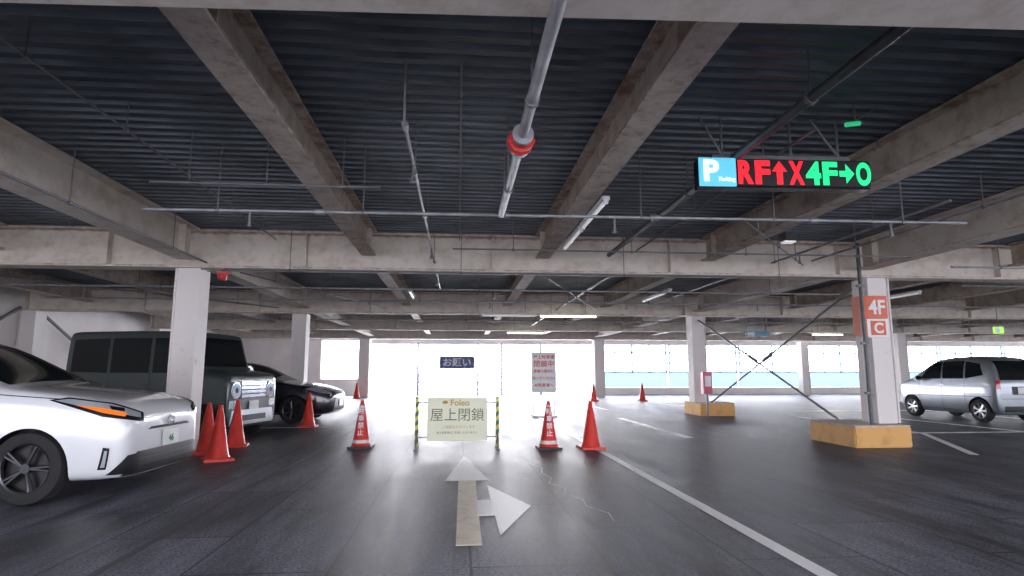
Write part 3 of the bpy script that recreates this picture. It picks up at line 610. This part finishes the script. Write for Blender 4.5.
c.decal(90,[(.03,1.08),(.71,1.09),(.71,1.54),(.03,1.54)],M['glass'],'side_window')
c.decal(90,[(.76,1.09),(1.30,1.18),(1.18,1.47),(.76,1.53)],M['glass'],'side_window')
for a,b in(((-.78,.30),(-.78,1.03)),((.0,.26),(.0,1.54)),((.73,.5),(.74,1.52)),((-.78,.30),(.55,.27))): c.seam(90,a,b,.01)
c.decal(90,[(-1.55,.62),(-1.55,.60),(1.5,.64),(1.5,.66)],M['alloydk'],'crease_shade')  # dark strip painted as the shade line of a side crease
c.decal(180,[(-.59,1.06),(.59,1.06),(.54,1.53),(-.54,1.53)],M['glass'],'rear_window',False,off=.010)
c.decal(180,[(.60,.84),(.70,.84),(.68,1.05),(.61,1.05)],M['redlens'],'tail_light',off=.012)
c.decal(180,[(-.30,.70),(.30,.70),(.30,.90),(-.30,.90)],M['black'],'plate_recess',False,off=.008)
c.decal(180,[(-.55,.28),(.55,.28),(.55,.42),(-.55,.42)],M['black'],'rear_bumper_insert',False,off=.008)
c.seam(180,(-.60,.60),(.60,.60),.01,False)
c.plate(.80,True,M['plate']); c.mirrors(.70,.85,1.10,M['psilver']); c.handles((-.02,-.70),.92,.73,M['psilver'])
# ---------------------------------------------------------------- light + world
w=bpy.data.worlds.new('World'); S.world=w; w.use_nodes=True; n=w.node_tree.nodes; l=w.node_tree.links; bg=n['Background']; bg.inputs[0].default_value=(.89,.90,1,1)
tc=n.new('ShaderNodeTexCoord'); sp=n.new('ShaderNodeSeparateXYZ'); l.new(tc.outputs['Generated'],sp.inputs[0])
mr=n.new('ShaderNodeMapRange'); mr.interpolation_type='SMOOTHSTEP'; mr.inputs[1].default_value=.35; mr.inputs[2].default_value=1.0; mr.inputs[3].default_value=4.6; mr.inputs[4].default_value=18.0
l.new(sp.outputs['Y'],mr.inputs[0]); l.new(mr.outputs[0],bg.inputs[1])
sn=bpy.data.lights.new('sun','SUN'); sn.energy=3.6; sn.angle=math.radians(22); sn.color=(.96,.93,1); so=bpy.data.objects.new('sun',sn); COL.objects.link(so)
so.rotation_euler=Vector((.03,1,.19)).to_track_quat('Z','Y').to_euler()
def area(name,loc,rot,sx,sy,en,colr=(1,1,1)):
    l=bpy.data.lights.new(name,'AREA'); l.shape='RECTANGLE'; l.size=sx; l.size_y=sy; l.energy=en; l.color=colr; o=bpy.data.objects.new(name,l); COL.objects.link(o); o.location=loc; o.rotation_euler=rot; return o
area('tube_glow',(3.2,17.3,2.75),(0,0,0),1.4,.1,60,(1,.97,.9)); area('tube_glow',(2.7,24.1,2.75),(0,0,0),1.4,.1,60,(1,.97,.9)); area('tube_glow',(15.6,24.1,2.75),(0,0,0),1.4,.1,60,(1,.97,.9))
# ---------------------------------------------------------------- camera
cam=bpy.data.cameras.new('camera'); cam.sensor_width=36; cam.lens=600/1024*36; cam.clip_end=300
co=bpy.data.objects.new('camera',cam); COL.objects.link(co); co.location=(0,0,1.25); co.rotation_euler=(R90+math.radians(8),0,math.radians(-5.1)); S.camera=co
S.view_settings.view_transform='Standard'; S.view_settings.exposure=.38; S.view_settings.gamma=1.0
